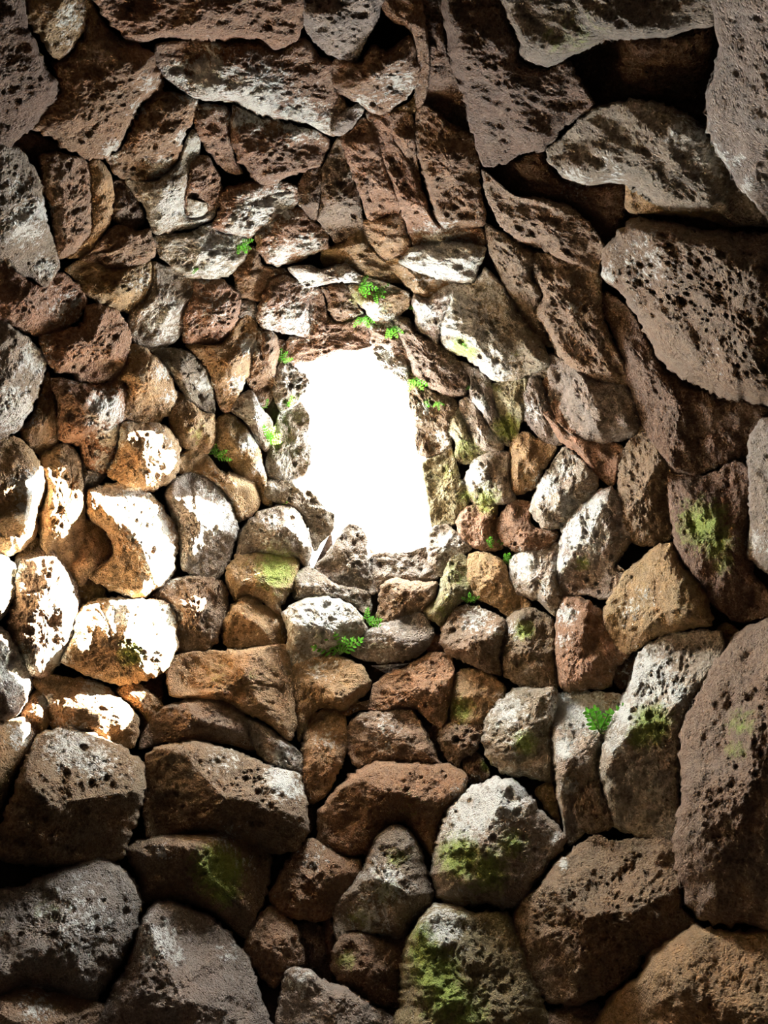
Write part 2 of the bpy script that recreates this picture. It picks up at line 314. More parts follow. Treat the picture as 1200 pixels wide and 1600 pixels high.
# pale lichen crusts and green moss, at their own places on the stones: x, y, radius, amount
LICHEN = [(330,125,45,1),(400,150,50,1),(470,185,35,.9),(275,118,22,1),(500,200,22,.8),(110,30,26,.7),(100,70,20,.5),(620,130,32,.7),
 (570,165,25,.6),(230,130,18,.6),(215,170,16,.6),(175,235,18,.7),(285,215,14,.8),(250,265,25,.7),(300,230,14,.8),(260,320,34,.8),
 (310,340,22,.8),(400,335,34,1),(440,315,26,1),(370,355,22,.9),(480,385,22,.8),(440,400,24,.8),(40,350,35,.7),(65,330,18,.9),(70,420,16,.9),
 (30,290,16,.6),(320,400,40,.7),(225,440,22,.6),(250,500,40,.65),(330,480,35,.45),(100,480,35,.5),(55,560,30,.7),(20,640,34,.9),
 (165,640,30,.9),(175,680,25,.9),(160,720,18,.8),(110,600,20,.3),(255,580,18,.7),(265,620,16,.6),(390,540,18,.9),(370,600,16,.8),(320,600,16,.7),
 (240,690,22,.6),(265,710,18,.6),(45,760,26,.9),(40,800,18,.9),(240,830,40,.9),(250,880,34,.9),(210,780,25,.8),(340,810,35,.7),(330,760,25,.6),
 (390,690,18,.9),(395,645,24,.8),(410,730,14,.8),(430,830,40,.45),(100,930,22,.9),(110,980,20,.9),(90,1025,20,.9),(190,955,30,.9),(250,970,30,.9),
 (240,1010,22,.8),(15,890,22,.9),(20,1040,35,.9),(70,1095,12,.9),(150,1080,26,.7),(110,1165,40,.8),(150,1190,34,.7),(35,1150,22,.8),
 (200,1210,20,.4),(350,1185,30,.5),(440,1220,28,.9),(460,1235,16,.8),(390,1160,14,.4),(440,1180,24,.6),(350,1310,30,.5),(380,1350,26,.4),(255,1330,14,.6),
 (120,1430,60,.5),(245,1470,32,.7),(275,1495,18,.6),(355,1485,18,.5),(55,1575,30,.6),(470,1530,28,.5),(600,1380,34,.7),(580,1430,34,.6),
 (690,1450,32,.8),(745,1260,36,.9),(790,1245,34,.9),(720,1300,26,.7),(490,1340,30,.4),(500,970,50,.8),(470,955,25,.5),(590,1000,34,.4),
 (420,760,20,.4),(450,700,20,.3),(500,1040,26,.5),(560,1110,18,.3),(600,1140,35,.45),(510,1160,24,.5),(690,400,50,.9),(740,420,18,.9),
 (460,500,34,.8),(420,500,22,.8),(480,440,22,.8),(540,430,22,.6),(600,450,16,.6),(580,490,26,.8),(610,500,14,.9),(600,555,18,.8),(630,580,14,.7),
 (440,640,16,.6),(455,590,22,.6),(660,640,16,.7),(690,690,20,.7),(660,490,20,.8),(720,470,26,.8),(740,520,34,.7),(770,570,26,.8),(700,510,16,.8),
 (750,630,12,.9),(775,680,14,.9),(740,745,18,.8),(760,760,14,.6),(850,760,24,.7),(880,730,16,.7),(910,830,36,.85),(890,790,18,.8),(930,790,20,.8),
 (880,880,18,.6),(820,880,24,.7),(850,920,20,.4),(885,960,16,.9),(880,1000,14,.6),(800,985,16,.6),(740,965,24,.7),(770,985,16,.5),
 (960,250,22,.3),(1080,210,34,.6),(1110,250,30,.7),(900,285,24,.6),(960,280,20,.5),(1150,250,18,.5),(1165,300,20,.5),(1010,410,50,.5),(950,430,16,.8),
 (1120,560,30,.3),(900,480,14,.6),(770,460,22,.5),(830,640,16,.6),(1010,1060,34,.9),(980,1110,26,.9),(1050,1080,24,.7),(960,1160,16,.8),
 (885,1110,26,.85),(880,1170,16,.8),(890,1230,12,.8),(920,1110,30,.8),(790,1110,24,.7),(810,1150,20,.5),(985,950,22,.5),(1010,930,18,.5),
 (860,1310,12,.6),(880,1350,8,.9),(700,850,18,.6),(545,870,24,.35),(540,900,20,.4),(620,885,12,.5),(400,900,22,.4),(1180,850,20,.6)]
MOSS = [(430,890,30,.8),(205,1020,22,.7),(540,1060,14,.2),(720,540,14,.9),(735,550,12,.8),(730,700,20,.5),(700,740,18,.3),(715,900,24,.3),(690,950,24,.28),
 (790,670,18,.9),(760,780,22,.7),(730,775,14,.6),(1100,820,36,.8),(1120,850,26,.7),(1130,880,20,.5),(820,985,14,.8),(1020,1130,26,1),(1000,1150,18,.9),
 (1160,1130,24,.5),(1150,1170,20,.4),(820,1160,18,.8),(760,1195,10,.6),(340,1360,34,1),(350,1390,24,.8),(320,1340,22,.5),(720,1340,30,1),(760,1360,34,.8),
 (800,1320,24,.7),(700,1330,18,.7),(665,1490,22,1),(680,1520,30,1),(700,1560,34,.8),(660,1460,18,.6),(730,1590,34,.6),(620,1340,18,.5),(600,1390,24,.4),
 (560,1430,24,.4),(540,1500,18,.5),(640,1260,30,.25),(720,1110,20,.7),(910,880,12,.7),(340,1055,20,.3),(390,1060,18,.3),(900,50,40,.35),(870,60,26,.35),
 (80,1420,30,.3),(560,465,16,.5),(600,480,14,.4),(800,560,14,.3),(770,600,12,.4),(310,680,16,.4),(500,1000,12,.4),(580,965,12,.6),(940,1130,12,.6),(1000,1600,20,.2)]

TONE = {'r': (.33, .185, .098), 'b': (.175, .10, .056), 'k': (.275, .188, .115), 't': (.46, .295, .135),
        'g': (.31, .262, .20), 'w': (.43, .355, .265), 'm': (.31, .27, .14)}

# ------------------------------------------------------------------ materials
def new_mat(name):
    m = bpy.data.materials.new(name); m.use_nodes = True
    t = m.node_tree; t.nodes.clear()
    return m, t

def nd(t, typ, **kw):
    n = t.nodes.new(typ)
    for k, v in kw.items():
        if k.startswith('i_'):
            n.inputs[k[2:].replace('_', ' ')].default_value = v
        else:
            setattr(n, k, v)
    return n

def ramp(t, fac, *stops):
    n = t.nodes.new('ShaderNodeValToRGB'); cr = n.color_ramp
    while len(cr.elements) < len(stops): cr.elements.new(0.5)
    for e, (p, c) in zip(cr.elements, stops):
        e.position = p; e.color = (c, c, c, 1) if not isinstance(c, tuple) else (*c, 1)
    t.links.new(fac, n.inputs[0]); return n.outputs[0]

def math_(t, op, a, b=None, clamp=False):
    n = t.nodes.new('ShaderNodeMath'); n.operation = op; n.use_clamp = clamp
    for k, v in enumerate((a, b)):
        if v is None: continue
        if isinstance(v, (int, float)): n.inputs[k].default_value = v
        else: t.links.new(v, n.inputs[k])
    return n.outputs[0]

def mix(t, fac, a, b, typ='MIX'):
    n = t.nodes.new('ShaderNodeMix'); n.data_type = 'RGBA'; n.blend_type = typ
    for k, v in ((0, fac), (6, a), (7, b)):
        if isinstance(v, (int, float)): n.inputs[k].default_value = v
        elif isinstance(v, tuple): n.inputs[k].default_value = (*v, 1)
        else: t.links.new(v, n.inputs[k])
    return n.outputs[2]

def basalt():
    m, t = new_mat('vesicular_basalt')
    L = t.links
    out = nd(t, 'ShaderNodeOutputMaterial'); bs = nd(t, 'ShaderNodeBsdfPrincipled')
    L.new(bs.outputs[0], out.inputs[0])
    bs.inputs['Roughness'].default_value = 0.88
    bs.inputs['Specular IOR Level'].default_value = 0.25
    tc = nd(t, 'ShaderNodeTexCoord'); P = tc.outputs['Object']
    tint = nd(t, 'ShaderNodeAttribute', attribute_name='tint').outputs['Color']
    lich = nd(t, 'ShaderNodeAttribute', attribute_name='lichen').outputs['Fac']
    moss = nd(t, 'ShaderNodeAttribute', attribute_name='moss').outputs['Fac']
    def noise(scale, detail=6, rough=.6):
        n = nd(t, 'ShaderNodeTexNoise'); n.inputs['Scale'].default_value = scale
        n.inputs['Detail'].default_value = detail; n.inputs['Roughness'].default_value = rough
        L.new(P, n.inputs['Vector']); return n.outputs['Fac']
    def voro(scale, rnd=1.0):
        v = nd(t, 'ShaderNodeTexVoronoi'); v.inputs['Scale'].default_value = scale
        v.inputs['Randomness'].default_value = rnd
        L.new(P, v.inputs['Vector']); return v
    big, mid, fine = noise(5, 5, .6), noise(22, 6, .7), noise(110, 4, .7)
    # colour: the stone's own tone, mottled
    c = mix(t, ramp(t, mid, (.32, 0.0), (.72, 1.0)), mix(t, .55, tint, (.075, .045, .03)), tint)
    c = mix(t, math_(t, 'MULTIPLY', ramp(t, big, (.4, 0.0), (.66, 1.0)), .5), c, mix(t, 1.0, c, (1.2, .92, .70), 'MULTIPLY'))
    c = mix(t, math_(t, 'MULTIPLY', ramp(t, fine, (.45, 0.0), (.75, 1.0)), .32), c, (.52, .39, .26))
    # gas holes
    warp = mix(t, .06, P, nd(t, 'ShaderNodeTexNoise').outputs['Color'])
    v1, v2 = voro(48), voro(105)
    h1 = ramp(t, v1.outputs['Distance'], (.10, 0.0), (.34, 1.0))
    sel = ramp(t, noise(9, 3, .5), (.42, 0.0), (.6, 1.0))
    h2 = ramp(t, v2.outputs['Distance'], (.15, 0.0), (.45, 1.0))
    hole = math_(t, 'MULTIPLY', math_(t, 'SUBTRACT', 1.0, h1), sel)
    pore = nd(t, 'ShaderNodeAttribute', attribute_name='pore').outputs['Fac']
    hole = math_(t, 'MAXIMUM', hole, pore)
    # dark mineral grain, and dark specks painted in for the shade in small pores
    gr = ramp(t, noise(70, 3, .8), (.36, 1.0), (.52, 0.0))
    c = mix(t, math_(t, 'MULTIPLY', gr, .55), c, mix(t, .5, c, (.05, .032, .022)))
    # lichen crust
    lm = math_(t, 'ADD', math_(t, 'MULTIPLY', noise(30, 9, .8), 1.7), math_(t, 'MULTIPLY', lich, .52))
    lf = ramp(t, math_(t, 'MULTIPLY', lm, .5), (.555, 0.0), (.615, 1.0))
    lf = math_(t, 'MULTIPLY', lf, math_(t, 'SUBTRACT', 1.0, math_(t, 'MULTIPLY', hole, .75)))
    c = mix(t, math_(t, 'MULTIPLY', lf, .9), c, mix(t, fine, (.46, .43, .36), (.78, .76, .67)))
    # moss
    mm = math_(t, 'ADD', math_(t, 'MULTIPLY', noise(26, 7, .7), .9), math_(t, 'MULTIPLY', moss, .7))
    mf = ramp(t, mm, (.62, 0.0), (.95, 1.0))
    c = mix(t, math_(t, 'MULTIPLY', mf, .85), c, mix(t, mid, (.10, .16, .015), (.42, .50, .10)))
    L.new(c, bs.inputs['Base Color'])
    # fine relief
    hgt = math_(t, 'ADD', math_(t, 'MULTIPLY', mid, .9), math_(t, 'MULTIPLY', fine, .45))
    hgt = math_(t, 'ADD', hgt, math_(t, 'MULTIPLY', math_(t, 'SUBTRACT', 1.0, hole), .9))
    hgt = math_(t, 'ADD', hgt, math_(t, 'MULTIPLY', h2, .35))
    bm = nd(t, 'ShaderNodeBump'); bm.inputs['Strength'].default_value = 1.0; bm.inputs['Distance'].default_value = .03
    L.new(hgt, bm.inputs['Height']); L.new(bm.outputs[0], bs.inputs['Normal'])
    return m
BASALT = basalt()

def plain(name, col, rough=.9, noise_scale=8, dark=.5, bump=.03, trans=0):
    m, t = new_mat(name); L = t.links
    out = nd(t, 'ShaderNodeOutputMaterial'); bs = nd(t, 'ShaderNodeBsdfPrincipled'); L.new(bs.outputs[0], out.inputs[0])
    tc = nd(t, 'ShaderNodeTexCoord'); n = nd(t, 'ShaderNodeTexNoise'); n.inputs['Scale'].default_value = noise_scale
    n.inputs['Detail'].default_value = 7; L.new(tc.outputs['Object'], n.inputs['Vector'])
    L.new(mix(t, n.outputs['Fac'], tuple(v * dark for v in col), col), bs.inputs['Base Color'])
    bs.inputs['Roughness'].default_value = rough
    if trans:
        bs.inputs['Subsurface Weight'].default_value = 0
        tr = nd(t, 'ShaderNodeBsdfTranslucent'); tr.inputs[0].default_value = (*col, 1)
        mx = nd(t, 'ShaderNodeMixShader'); mx.inputs[0].default_value = trans
        L.new(bs.outputs[0], mx.inputs[1]); L.new(tr.outputs[0], mx.inputs[2]); L.new(mx.outputs[0], out.inputs[0])
    if bump:
        b = nd(t, 'ShaderNodeBump'); b.inputs['Distance'].default_value = bump
        L.new(n.outputs['Fac'], b.inputs['Height']); L.new(b.outputs[0], bs.inputs['Normal'])
    return m
CORE = plain('wall_core_rubble', (.10, .065, .045), noise_scale=12, bump=.06)
EARTH = plain('earth_floor', (.13, .095, .065), noise_scale=6)
LEAF = plain('fern_green', (.16, .50, .04), .55, 30, .7, 0, .4)
STEM = plain('plant_stem', (.20, .34, .07), .6, 30, .7, 0)
SILK = plain('spider_silk', (.75, .76, .8), .5, 30, .9, 0)

# ------------------------------------------------------------------ mesh building
def raw_mesh(name, V, F, mat, smooth=True):
    me = bpy.data.meshes.new(name)
    V = np.asarray(V, np.float32)
    me.vertices.add(len(V)); me.vertices.foreach_set('co', V.ravel())
    ls = np.array([len(f) for f in F]) if not isinstance(F, np.ndarray) else np.full(len(F), F.shape[1])
    idx = F.ravel() if isinstance(F, np.ndarray) else np.array([i for f in F for i in f])
    me.loops.add(len(idx)); me.loops.foreach_set('vertex_index', idx.astype(np.int32))
    me.polygons.add(len(ls))
    st = np.concatenate([[0], np.cumsum(ls)[:-1]]).astype(np.int32)
    me.polygons.foreach_set('loop_start', st)
    me.update(calc_edges=True)
    me.polygons.foreach_set('use_smooth', np.full(len(ls), smooth))
    me.materials.append(mat)
    me.validate()
    return me

def smooth_outline(P, n_per=6):
    """rounded but still angular outline through the given corners"""
    P = np.asarray(P, float); n = len(P); out = []
    for i in range(n):
        a, b, c, d = P[i - 1], P[i], P[(i + 1) % n], P[(i + 2) % n]
        for s in range(n_per):
            u = s / n_per
            cr = 0.5 * ((2 * b) + (c - a) * u + (2 * a - 5 * b + 4 * c - d) * u * u + (3 * b - a - 3 * c + d) * u ** 3)
            out.append(cr * .75 + (b * (1 - u) + c * u) * .25)
    return np.array(out)

def resample(P, n):
    Q = np.vstack([P, P[:1]]); L = np.concatenate([[0], np.cumsum(np.linalg.norm(np.diff(Q, axis=0), axis=1))])
    s = np.linspace(0, L[-1], n, endpoint=False)
    return np.stack([np.interp(s, L, Q[:, 0]), np.interp(s, L, Q[:, 1])], 1), L[-1]

def seg_dist(X, A, B):
    best = np.full(len(X), 1e9)
    for a, b in zip(A, B):
        ab = b - a; l2 = (ab * ab).sum() + 1e-9
        u = np.clip(((X - a) @ ab) / l2, 0, 1)
        d = np.linalg.norm(X - a - u[:, None] * ab, axis=1)
        best = np.minimum(best, d)
    return best

def polygon_area_centroid(P):
    x, y = P[:, 0], P[:, 1]; x2, y2 = np.roll(x, -1), np.roll(y, -1)
    cr = x * y2 - x2 * y; A = cr.sum() / 2
    return abs(A), np.array([((x + x2) * cr).sum(), ((y + y2) * cr).sum()]) / (6 * A)

LI, MO = np.array(LICHEN), np.array(MOSS)
def paint(X, S):
    """amount of crust at each photo position"""
    r = np.zeros(len(X))
    for x, y, rad, a in S:
        d2 = ((X[:, 0] - x) ** 2 + (X[:, 1] - y) ** 2) / (rad * 1.15) ** 2
        r = np.maximum(r, a * np.exp(-d2 * .9))
    return r

def build_stone(idx, tone, lift, poly, ridge, thin, step=1.9):
    rng = np.random.RandomState(100 + idx)
    P = np.asarray(poly, float)
    area, cen = polygon_area_centroid(P)
    size = math.sqrt(area)
    O = smooth_outline(P)
    O = cen + (O - cen) * (1.0 if thin else 1.006 - 2.2 / size)
    n = int(np.clip(3.7 * size / step, 36, 290))
    B, per = resample(O, n)
    # small irregularity along the outline
    ang = np.arctan2(B[:, 1] - cen[1], B[:, 0] - cen[0])
    q = np.stack([np.cos(ang) * 3, np.sin(ang) * 3, np.full(n, idx * 1.7)], 1)
    B = B + (B - cen) / (np.linalg.norm(B - cen, axis=1)[:, None] + 1e-6) * (fbm(q * size / 35, 3, 5, .5) * (1.5 + size * .014))[:, None]
    m = int(np.clip(size * .55 / step, 8, 76))
    s = np.linspace(0, 1, m + 1)[1:]; T = 1 - (1 - s) ** 1.25
    X = (cen + T[:, None, None] * (B - cen)[None]).reshape(-1, 2)
    X = np.vstack([cen[None], X])
    if ridge is None:
        w_, v_ = np.linalg.eigh(np.cov(P.T)); ax = v_[:, 1] * size * .22
        off = rng.uniform(-.12, .12, 2) * size
        ridge = np.array([cen + off - ax, cen + off + ax])
    R = np.asarray(ridge, float)
    dO = seg_dist(X, B[::2], np.roll(B[::2], -1, 0)); dO[-n:] = 0
    dR = seg_dist(X, R[:-1], R[1:])
    t = dR / (dR + dO + 1e-6)
    p = rng.uniform(1.25, 1.9) + (1.5 if thin else 0); g = rng.uniform(1.55, 2.1)
    f = np.clip(1 - t ** p, 0, 1) ** (1 / g)
    Sp, d, D = on_dome(X)
    mpp = float(on_dome(cen)[2]) / FPX                 # metres per photo pixel here
    sm = size * mpp
    H = sm * rng.uniform(.48, .62) * (.4 if thin else 1)
    # broken faces
    uv = (X - cen) / size
    lim = np.full(len(X), 9.0)
    for k in range(6):
        a = rng.uniform(0, 2 * math.pi); sl = rng.uniform(.4, 1.5)
        pl = rng.uniform(.72, 1.05) - sl * (uv @ np.array([math.cos(a), math.sin(a)]))
        lim = np.minimum(lim, pl)
    k = 14.0
    lim = np.clip(lim, 0.12, 9)
    f = -np.log(np.exp(-k * f) + np.exp(-k * lim)) / k
    edge = np.clip(dO / (size * .16), 0, 1); edge = edge * edge * (3 - 2 * edge)
    rough = {'t': .85, 'g': .95, 'w': 1.0, 'k': 1.15, 'r': 1.1, 'b': 1.15, 'm': 1.0}[tone]
    W = Sp + idx * 3.1
    h = H * f
    h = h + sm * .075 * fbm(W / (sm * .55), 3, 11) * (.25 + .75 * edge)
    h = h + .021 * rough * fbm(W / .085, 5, 23, .6) * (.4 + .6 * edge)
    bil = np.abs(fbm(W / .3, 2, 31)); h = h - .012 * np.clip(.05 - bil, 0, 1) / .05 * edge * (rng.uniform() < .15)
    poro = {'t': .5, 'g': .7, 'w': .8, 'k': 1.0, 'r': .9, 'b': .8, 'm': .7}[tone] * rng.uniform(.75, 1.35)
    patch = np.clip(.55 + fbm(W / .22, 2, 47), 0, 1)
    psel = np.clip(.95 + 1.6 * fbm(W / .3, 2, 61), 0, 1)
    ph = np.maximum(pits(W / .056, 3, .34) * psel, np.maximum(pits(W / .034, 77, .6) * .72, pits(W / .021, 177, .6) * .45) * patch)
    ph = ph * poro * (.72 if size > 125 and cen[1] < 420 else 1)
    h = h - .042 * ph * (.3 + .7 * edge)
    h = h + lift * .011
    V = Sp - d * h[:, None]
    # body going back into the wall
    rim = X[-n:]; h_r = h[-n:]
    near = math.hypot(cen[0] - 570, cen[1] - 705)
    back = (.12 if thin else sm if near > 420 or cen[0] < 560 else min(sm, .10 + .25 * max(0, near - 200) / 220))
    rings = []
    for b, sc in ((.10, 1.0), (.28, .985), (.5, .95), (.72, .86), (.9, .66), (1.0, .35)):
        Xr = cen + (rim - cen) * sc
        S2, d2, _ = on_dome(Xr)
        rings.append(S2 + d2 * (back * b - h_r[:, None] * (1 - b)) + sm * .02 * vnoise(S2 / (sm * .3), 9)[:, None])
    S3, d3, _ = on_dome(cen[None])
    V = np.vstack([V] + rings + [S3 + d3 * back])
    nf = 1 + m * n; nr = m + len(rings)
    i = np.arange(n); j = (i + 1) % n
    Q = []
    for r in range(nr - 1):
        a = 1 + r * n
        Q.append(np.stack([a + i, a + j, a + n + j, a + n + i], 1))
    Q = np.vstack(Q)
    T0 = np.stack([np.zeros(n, int), j + 1, i + 1], 1)
    a = 1 + (nr - 1) * n; last = len(V) - 1
    T1 = np.stack([np.full(n, last), a + i, a + j], 1)
    F = [tuple(x) for x in T0] ; F2 = [tuple(x) for x in T1]
    # flat arrays for speed
    idxs = np.concatenate([T0.ravel(), Q[:, ::-1].ravel(), T1.ravel()[::1]])
    ls = np.concatenate([np.full(n, 3), np.full(len(Q), 4), np.full(n, 3)])
    origin = V[:nf].mean(0)
    me = bpy.data.meshes.new('stone')
    me.vertices.add(len(V)); me.vertices.foreach_set('co', (V - origin).astype(np.float32).ravel())
    me.loops.add(len(idxs)); me.loops.foreach_set('vertex_index', idxs.astype(np.int32))
    me.polygons.add(len(ls)); me.polygons.foreach_set('loop_start', np.concatenate([[0], np.cumsum(ls)[:-1]]).astype(np.int32))
    me.update(calc_edges=True)
    me.polygons.foreach_set('use_smooth', np.ones(len(ls), bool))
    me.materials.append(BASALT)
    # the stone's own colour, crust and moss
    Xa = np.vstack([X] + [rim] * len(rings) + [cen[None]])
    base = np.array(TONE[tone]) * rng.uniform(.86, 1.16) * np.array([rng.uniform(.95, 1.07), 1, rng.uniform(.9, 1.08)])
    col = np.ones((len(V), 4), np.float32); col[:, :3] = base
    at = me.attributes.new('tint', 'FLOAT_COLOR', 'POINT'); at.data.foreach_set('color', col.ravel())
    gl = {'w': .22, 'g': .10, 't': .05, 'k': .05, 'r': .05, 'b': 0, 'm': .15}[tone]
    li = np.clip(paint(Xa, LI) + gl, 0, 1); mo = paint(Xa, MO) + (.06 if tone == 'm' else 0)
    me.attributes.new('lichen', 'FLOAT', 'POINT').data.foreach_set('value', li.astype(np.float32))
    me.attributes.new('moss', 'FLOAT', 'POINT').data.foreach_set('value', mo.astype(np.float32))
    pv = np.zeros(len(V), np.float32); pv[:nf] = np.clip(ph[:nf] * 1.4, 0, 1)
    me.attributes.new('pore', 'FLOAT', 'POINT').data.foreach_set('value', pv)
    o = bpy.data.objects.new('stone', me); C.objects.link(o); o.location = origin
    return o, origin, h[:nf], X

# ------------------------------------------------------------------ setting: the chamber's wall core in four quarters, and its floor
def hole_radius(phi):
    H3 = on_dome(np.array(HOLE, float))[0][:, :2] - np.array([AX, AY])
    H3 = H3 + 0
    c = H3.mean(0)
    a = np.arctan2(H3[:, 1] , H3[:, 0]); r = np.hypot(H3[:, 0], H3[:, 1])
    o = np.argsort(a); a = a[o]; r = r[o]
    return np.interp(phi, np.concatenate([a - 2 * math.pi, a, a + 2 * math.pi]), np.tile(r, 3))

walls = {}
def quarter_of(x, y):
    a = math.degrees(math.atan2(y - AY, x - AX)) % 360
    return 'wall_right' if (a < 45 or a >= 315) else 'wall_far' if a < 135 else 'wall_left' if a < 225 else 'wall_near'
for name, a0 in (('wall_right', -45), ('wall_far', 45), ('wall_left', 135), ('wall_near', 225)):
    NA, NS = 64, 90
    V = []
    ph = np.radians(np.linspace(a0, a0 + 90, NA + 1))
    rh = hole_radius(((ph + math.pi) % (2 * math.pi)) - math.pi) + .03
    for s in np.linspace(0, 1, NS + 1):
        th0 = np.arcsin(np.clip(rh / RAD, 0, 1))
        th = th0 + (math.pi / 2 - th0) * s
        r = RAD * np.sin(th); z = HGT * np.cos(th)
        p = np.stack([AX + r * np.cos(ph), AY + r * np.sin(ph), z], 1)
        nrm = np.stack([np.cos(ph) * np.sin(th), np.sin(ph) * np.sin(th), np.cos(th) * .5], 1)
        V.append(p + nrm * ((.10 + .17 * min(1, s * 3)) + .07 * min(1, s * 3) * fbm(p / .3, 3, 3))[:, None])
    inner = np.vstack(V)
    outer = inner + (inner - np.array([AX, AY, 0])) / np.linalg.norm(inner - np.array([AX, AY, 0]), axis=1)[:, None] * (.03 + .47 * np.clip(np.repeat(np.linspace(0, 1, NS + 1), NA + 1) * 2.5 - .2, 0, 1))[:, None]
    g = np.arange(len(inner)).reshape(NS + 1, NA + 1)
    fi = np.stack([g[:-1, :-1], g[1:, :-1], g[1:, 1:], g[:-1, 1:]], -1).reshape(-1, 4)
    n0 = len(inner)
    if name == 'wall_near':        # leave the added entrance open
        cen4 = inner[fi].mean(1); fi = fi[~((np.abs(cen4[:, 0] - AX) < DOOR_W / 2) & (cen4[:, 2] < DOOR_H))]
    rim = np.stack([g[0, :-1], g[0, 1:], g[0, 1:] + n0, g[0, :-1] + n0], -1)
    F = np.vstack([fi, fi[:, ::-1] + n0, rim])
    o = bpy.data.objects.new(name, raw_mesh(name, np.vstack([inner, outer]), F, CORE))
    o['kind'] = 'structure'; C.objects.link(o); walls[name] = o
    o['label'] = {'wall_right': 'dark rubble core behind the right-hand stones of the chamber', 'wall_far': 'dark rubble core behind the stones below the opening',
                  'wall_left': 'dark rubble core behind the sunlit left-hand stones', 'wall_near': 'dark rubble core behind the overhanging stones above the opening'}[name]
    o['category'] = 'wall'
NF = 96
fa = np.linspace(0, 2 * math.pi, NF, endpoint=False)
FV = [(AX, AY, 0.0)]
for r in np.linspace(.3, 3.3, 11):
    for a in fa: FV.append((AX + r * math.cos(a), AY + r * math.sin(a), 0))
FV = np.array(FV); FV[:, 2] = .03 * fbm(FV / .5, 3, 2)
FF = [(0, 1 + i, 1 + (i + 1) % NF) for i in range(NF)]
for k in range(10):
    for i in range(NF):
        j = (i + 1) % NF; a = 1 + k * NF
        FF.append((a + i, a + NF + i, a + NF + j, a + j))
fl = bpy.data.objects.new('floor', raw_mesh('floor', FV, FF, EARTH)); fl['kind'] = 'structure'; C.objects.link(fl)
fl['label'] = 'trodden earth floor of the stone chamber'; fl['category'] = 'floor'

# added entrance passage, unseen behind the camera, lets in fill light; ground outside it
def slab(name, lo, hi, mat):
    lo, hi = np.array(lo, float), np.array(hi, float)
    V = []; F = []
    n = 14
    for ax in range(3):
        for sgn in (0, 1):
            i0 = len(V); u, v = (ax + 1) % 3, (ax + 2) % 3
            for a in range(n + 1):
                for b in range(n + 1):
                    p = np.zeros(3); p[ax] = hi[ax] if sgn else lo[ax]
                    p[u] = lo[u] + (hi[u] - lo[u]) * a / n; p[v] = lo[v] + (hi[v] - lo[v]) * b / n; V.append(p)
            for a in range(n):
                for b in range(n):
                    k = i0 + a * (n + 1) + b; q = (k, k + n + 1, k + n + 2, k + 1); F.append(q if sgn else q[::-1])
    V = np.array(V); V = V + .05 * np.stack([vnoise(V / .25, k) for k in (1, 2, 3)], 1)
    return bpy.data.objects.new(name, raw_mesh(name, V, F, mat))
for nm, lo, hi in (('added_door_jamb', (AX - DOOR_W / 2 - .5, DOOR_Y - 2.2, 0), (AX - DOOR_W / 2, DOOR_Y + .1, DOOR_H + .1)),
                   ('added_door_jamb', (AX + DOOR_W / 2, DOOR_Y - 2.2, 0), (AX + DOOR_W / 2 + .5, DOOR_Y + .1, DOOR_H + .1)),
                   ('added_door_lintel', (AX - DOOR_W / 2 - .6, DOOR_Y - 2.2, DOOR_H), (AX + DOOR_W / 2 + .6, DOOR_Y + .25, DOOR_H + .45))):
    o = slab(nm, lo, hi, CORE); C.objects.link(o); o.parent = walls['wall_near']
GV = []; GF = []
for k, r in enumerate((3.2, 5, 8, 14, 25)):
    for a in fa[::2]: GV.append((AX + r * math.cos(a), AY + r * math.sin(a), -.02 - .02 * k))
for k in range(4):
    for i in range(48):
        j = (i + 1) % 48; GF.append((k * 48 + i, k * 48 + 48 + i, k * 48 + 48 + j, k * 48 + j))
go = bpy.data.objects.new('ground', raw_mesh('ground', GV, GF, EARTH)); go['kind'] = 'structure'; C.objects.link(go)
go['label'] = 'dry earth ground outside the added chamber entrance'; go['category'] = 'ground'

placed = []
for i, line in enumerate(x for x in STONES.strip().splitlines()):
    f = line.split(';')
    poly = [tuple(map(float, q.split(','))) for q in f[2].split()]
    ridge = None
    if len(f) > 3 and f[3].strip():
        ridge = [tuple(map(float, q.split(','))) for q in f[3].split()]
    thin = len(f) > 4 and 'z' in f[4]
    o, org, h, X = build_stone(i, f[0], float(f[1]), poly, ridge, thin)
    o.parent = walls[quarter_of(org[0], org[1])]
    placed.append((X, h))

# stones just outside the photograph, so that the courses go on
spare = 0
spots = []
for k in range(11):
    y = -140 + 190 * k
    spots += [(1398, y, 112, 104), (1622, y + 90, 118, 104), (-166, y, 112, 104), (-392, y + 90, 118, 104)]
for k in range(6):
    x = 60 + 216 * k
    spots += [(x, -142, 112, 98), (x + 100, -342, 116, 104), (x, 1752, 112, 98), (x + 100, 1952, 116, 104)]
for q, (cx, cy, rx, ry) in enumerate(spots):
    cx += random.uniform(-10, 10); cy += random.uniform(-10, 10)
    k = random.randint(9, 12); a0 = random.random() * 6
    poly = []
    for j in range(k):
        an = a0 + j * 6.283 / k; ca, sa = math.cos(an), math.sin(an)
        s_ = (abs(ca) ** 3.5 + abs(sa) ** 3.5) ** (-1 / 3.5) * random.uniform(.9, 1.08)
        poly.append((cx + rx * s_ * ca, cy + ry * s_ * sa))
    o, org, h, X = build_stone(600 + q, random.choice('rkkgtb'), random.uniform(2, 9), poly, None, False, 4.5)
    o.parent = walls[quarter_of(org[0], org[1])]; spare += 1
print('stones', len(placed), 'outside the frame', spare)

# ------------------------------------------------------------------ plants and a web
def surface(x, y):
    """front of the stones at a photo position"""
    best = None
    for X, h in placed:
        d = ((X - np.array([x, y])) ** 2).sum(1); k = d.argmin()
        if d[k] < 30 and (best is None or h[k] > best): best = h[k]
    P, d, D = on_dome(np.array([float(x), float(y)]))
    return P - d * ((best if best is not None else 0) + .004), d, float(D) / FPX

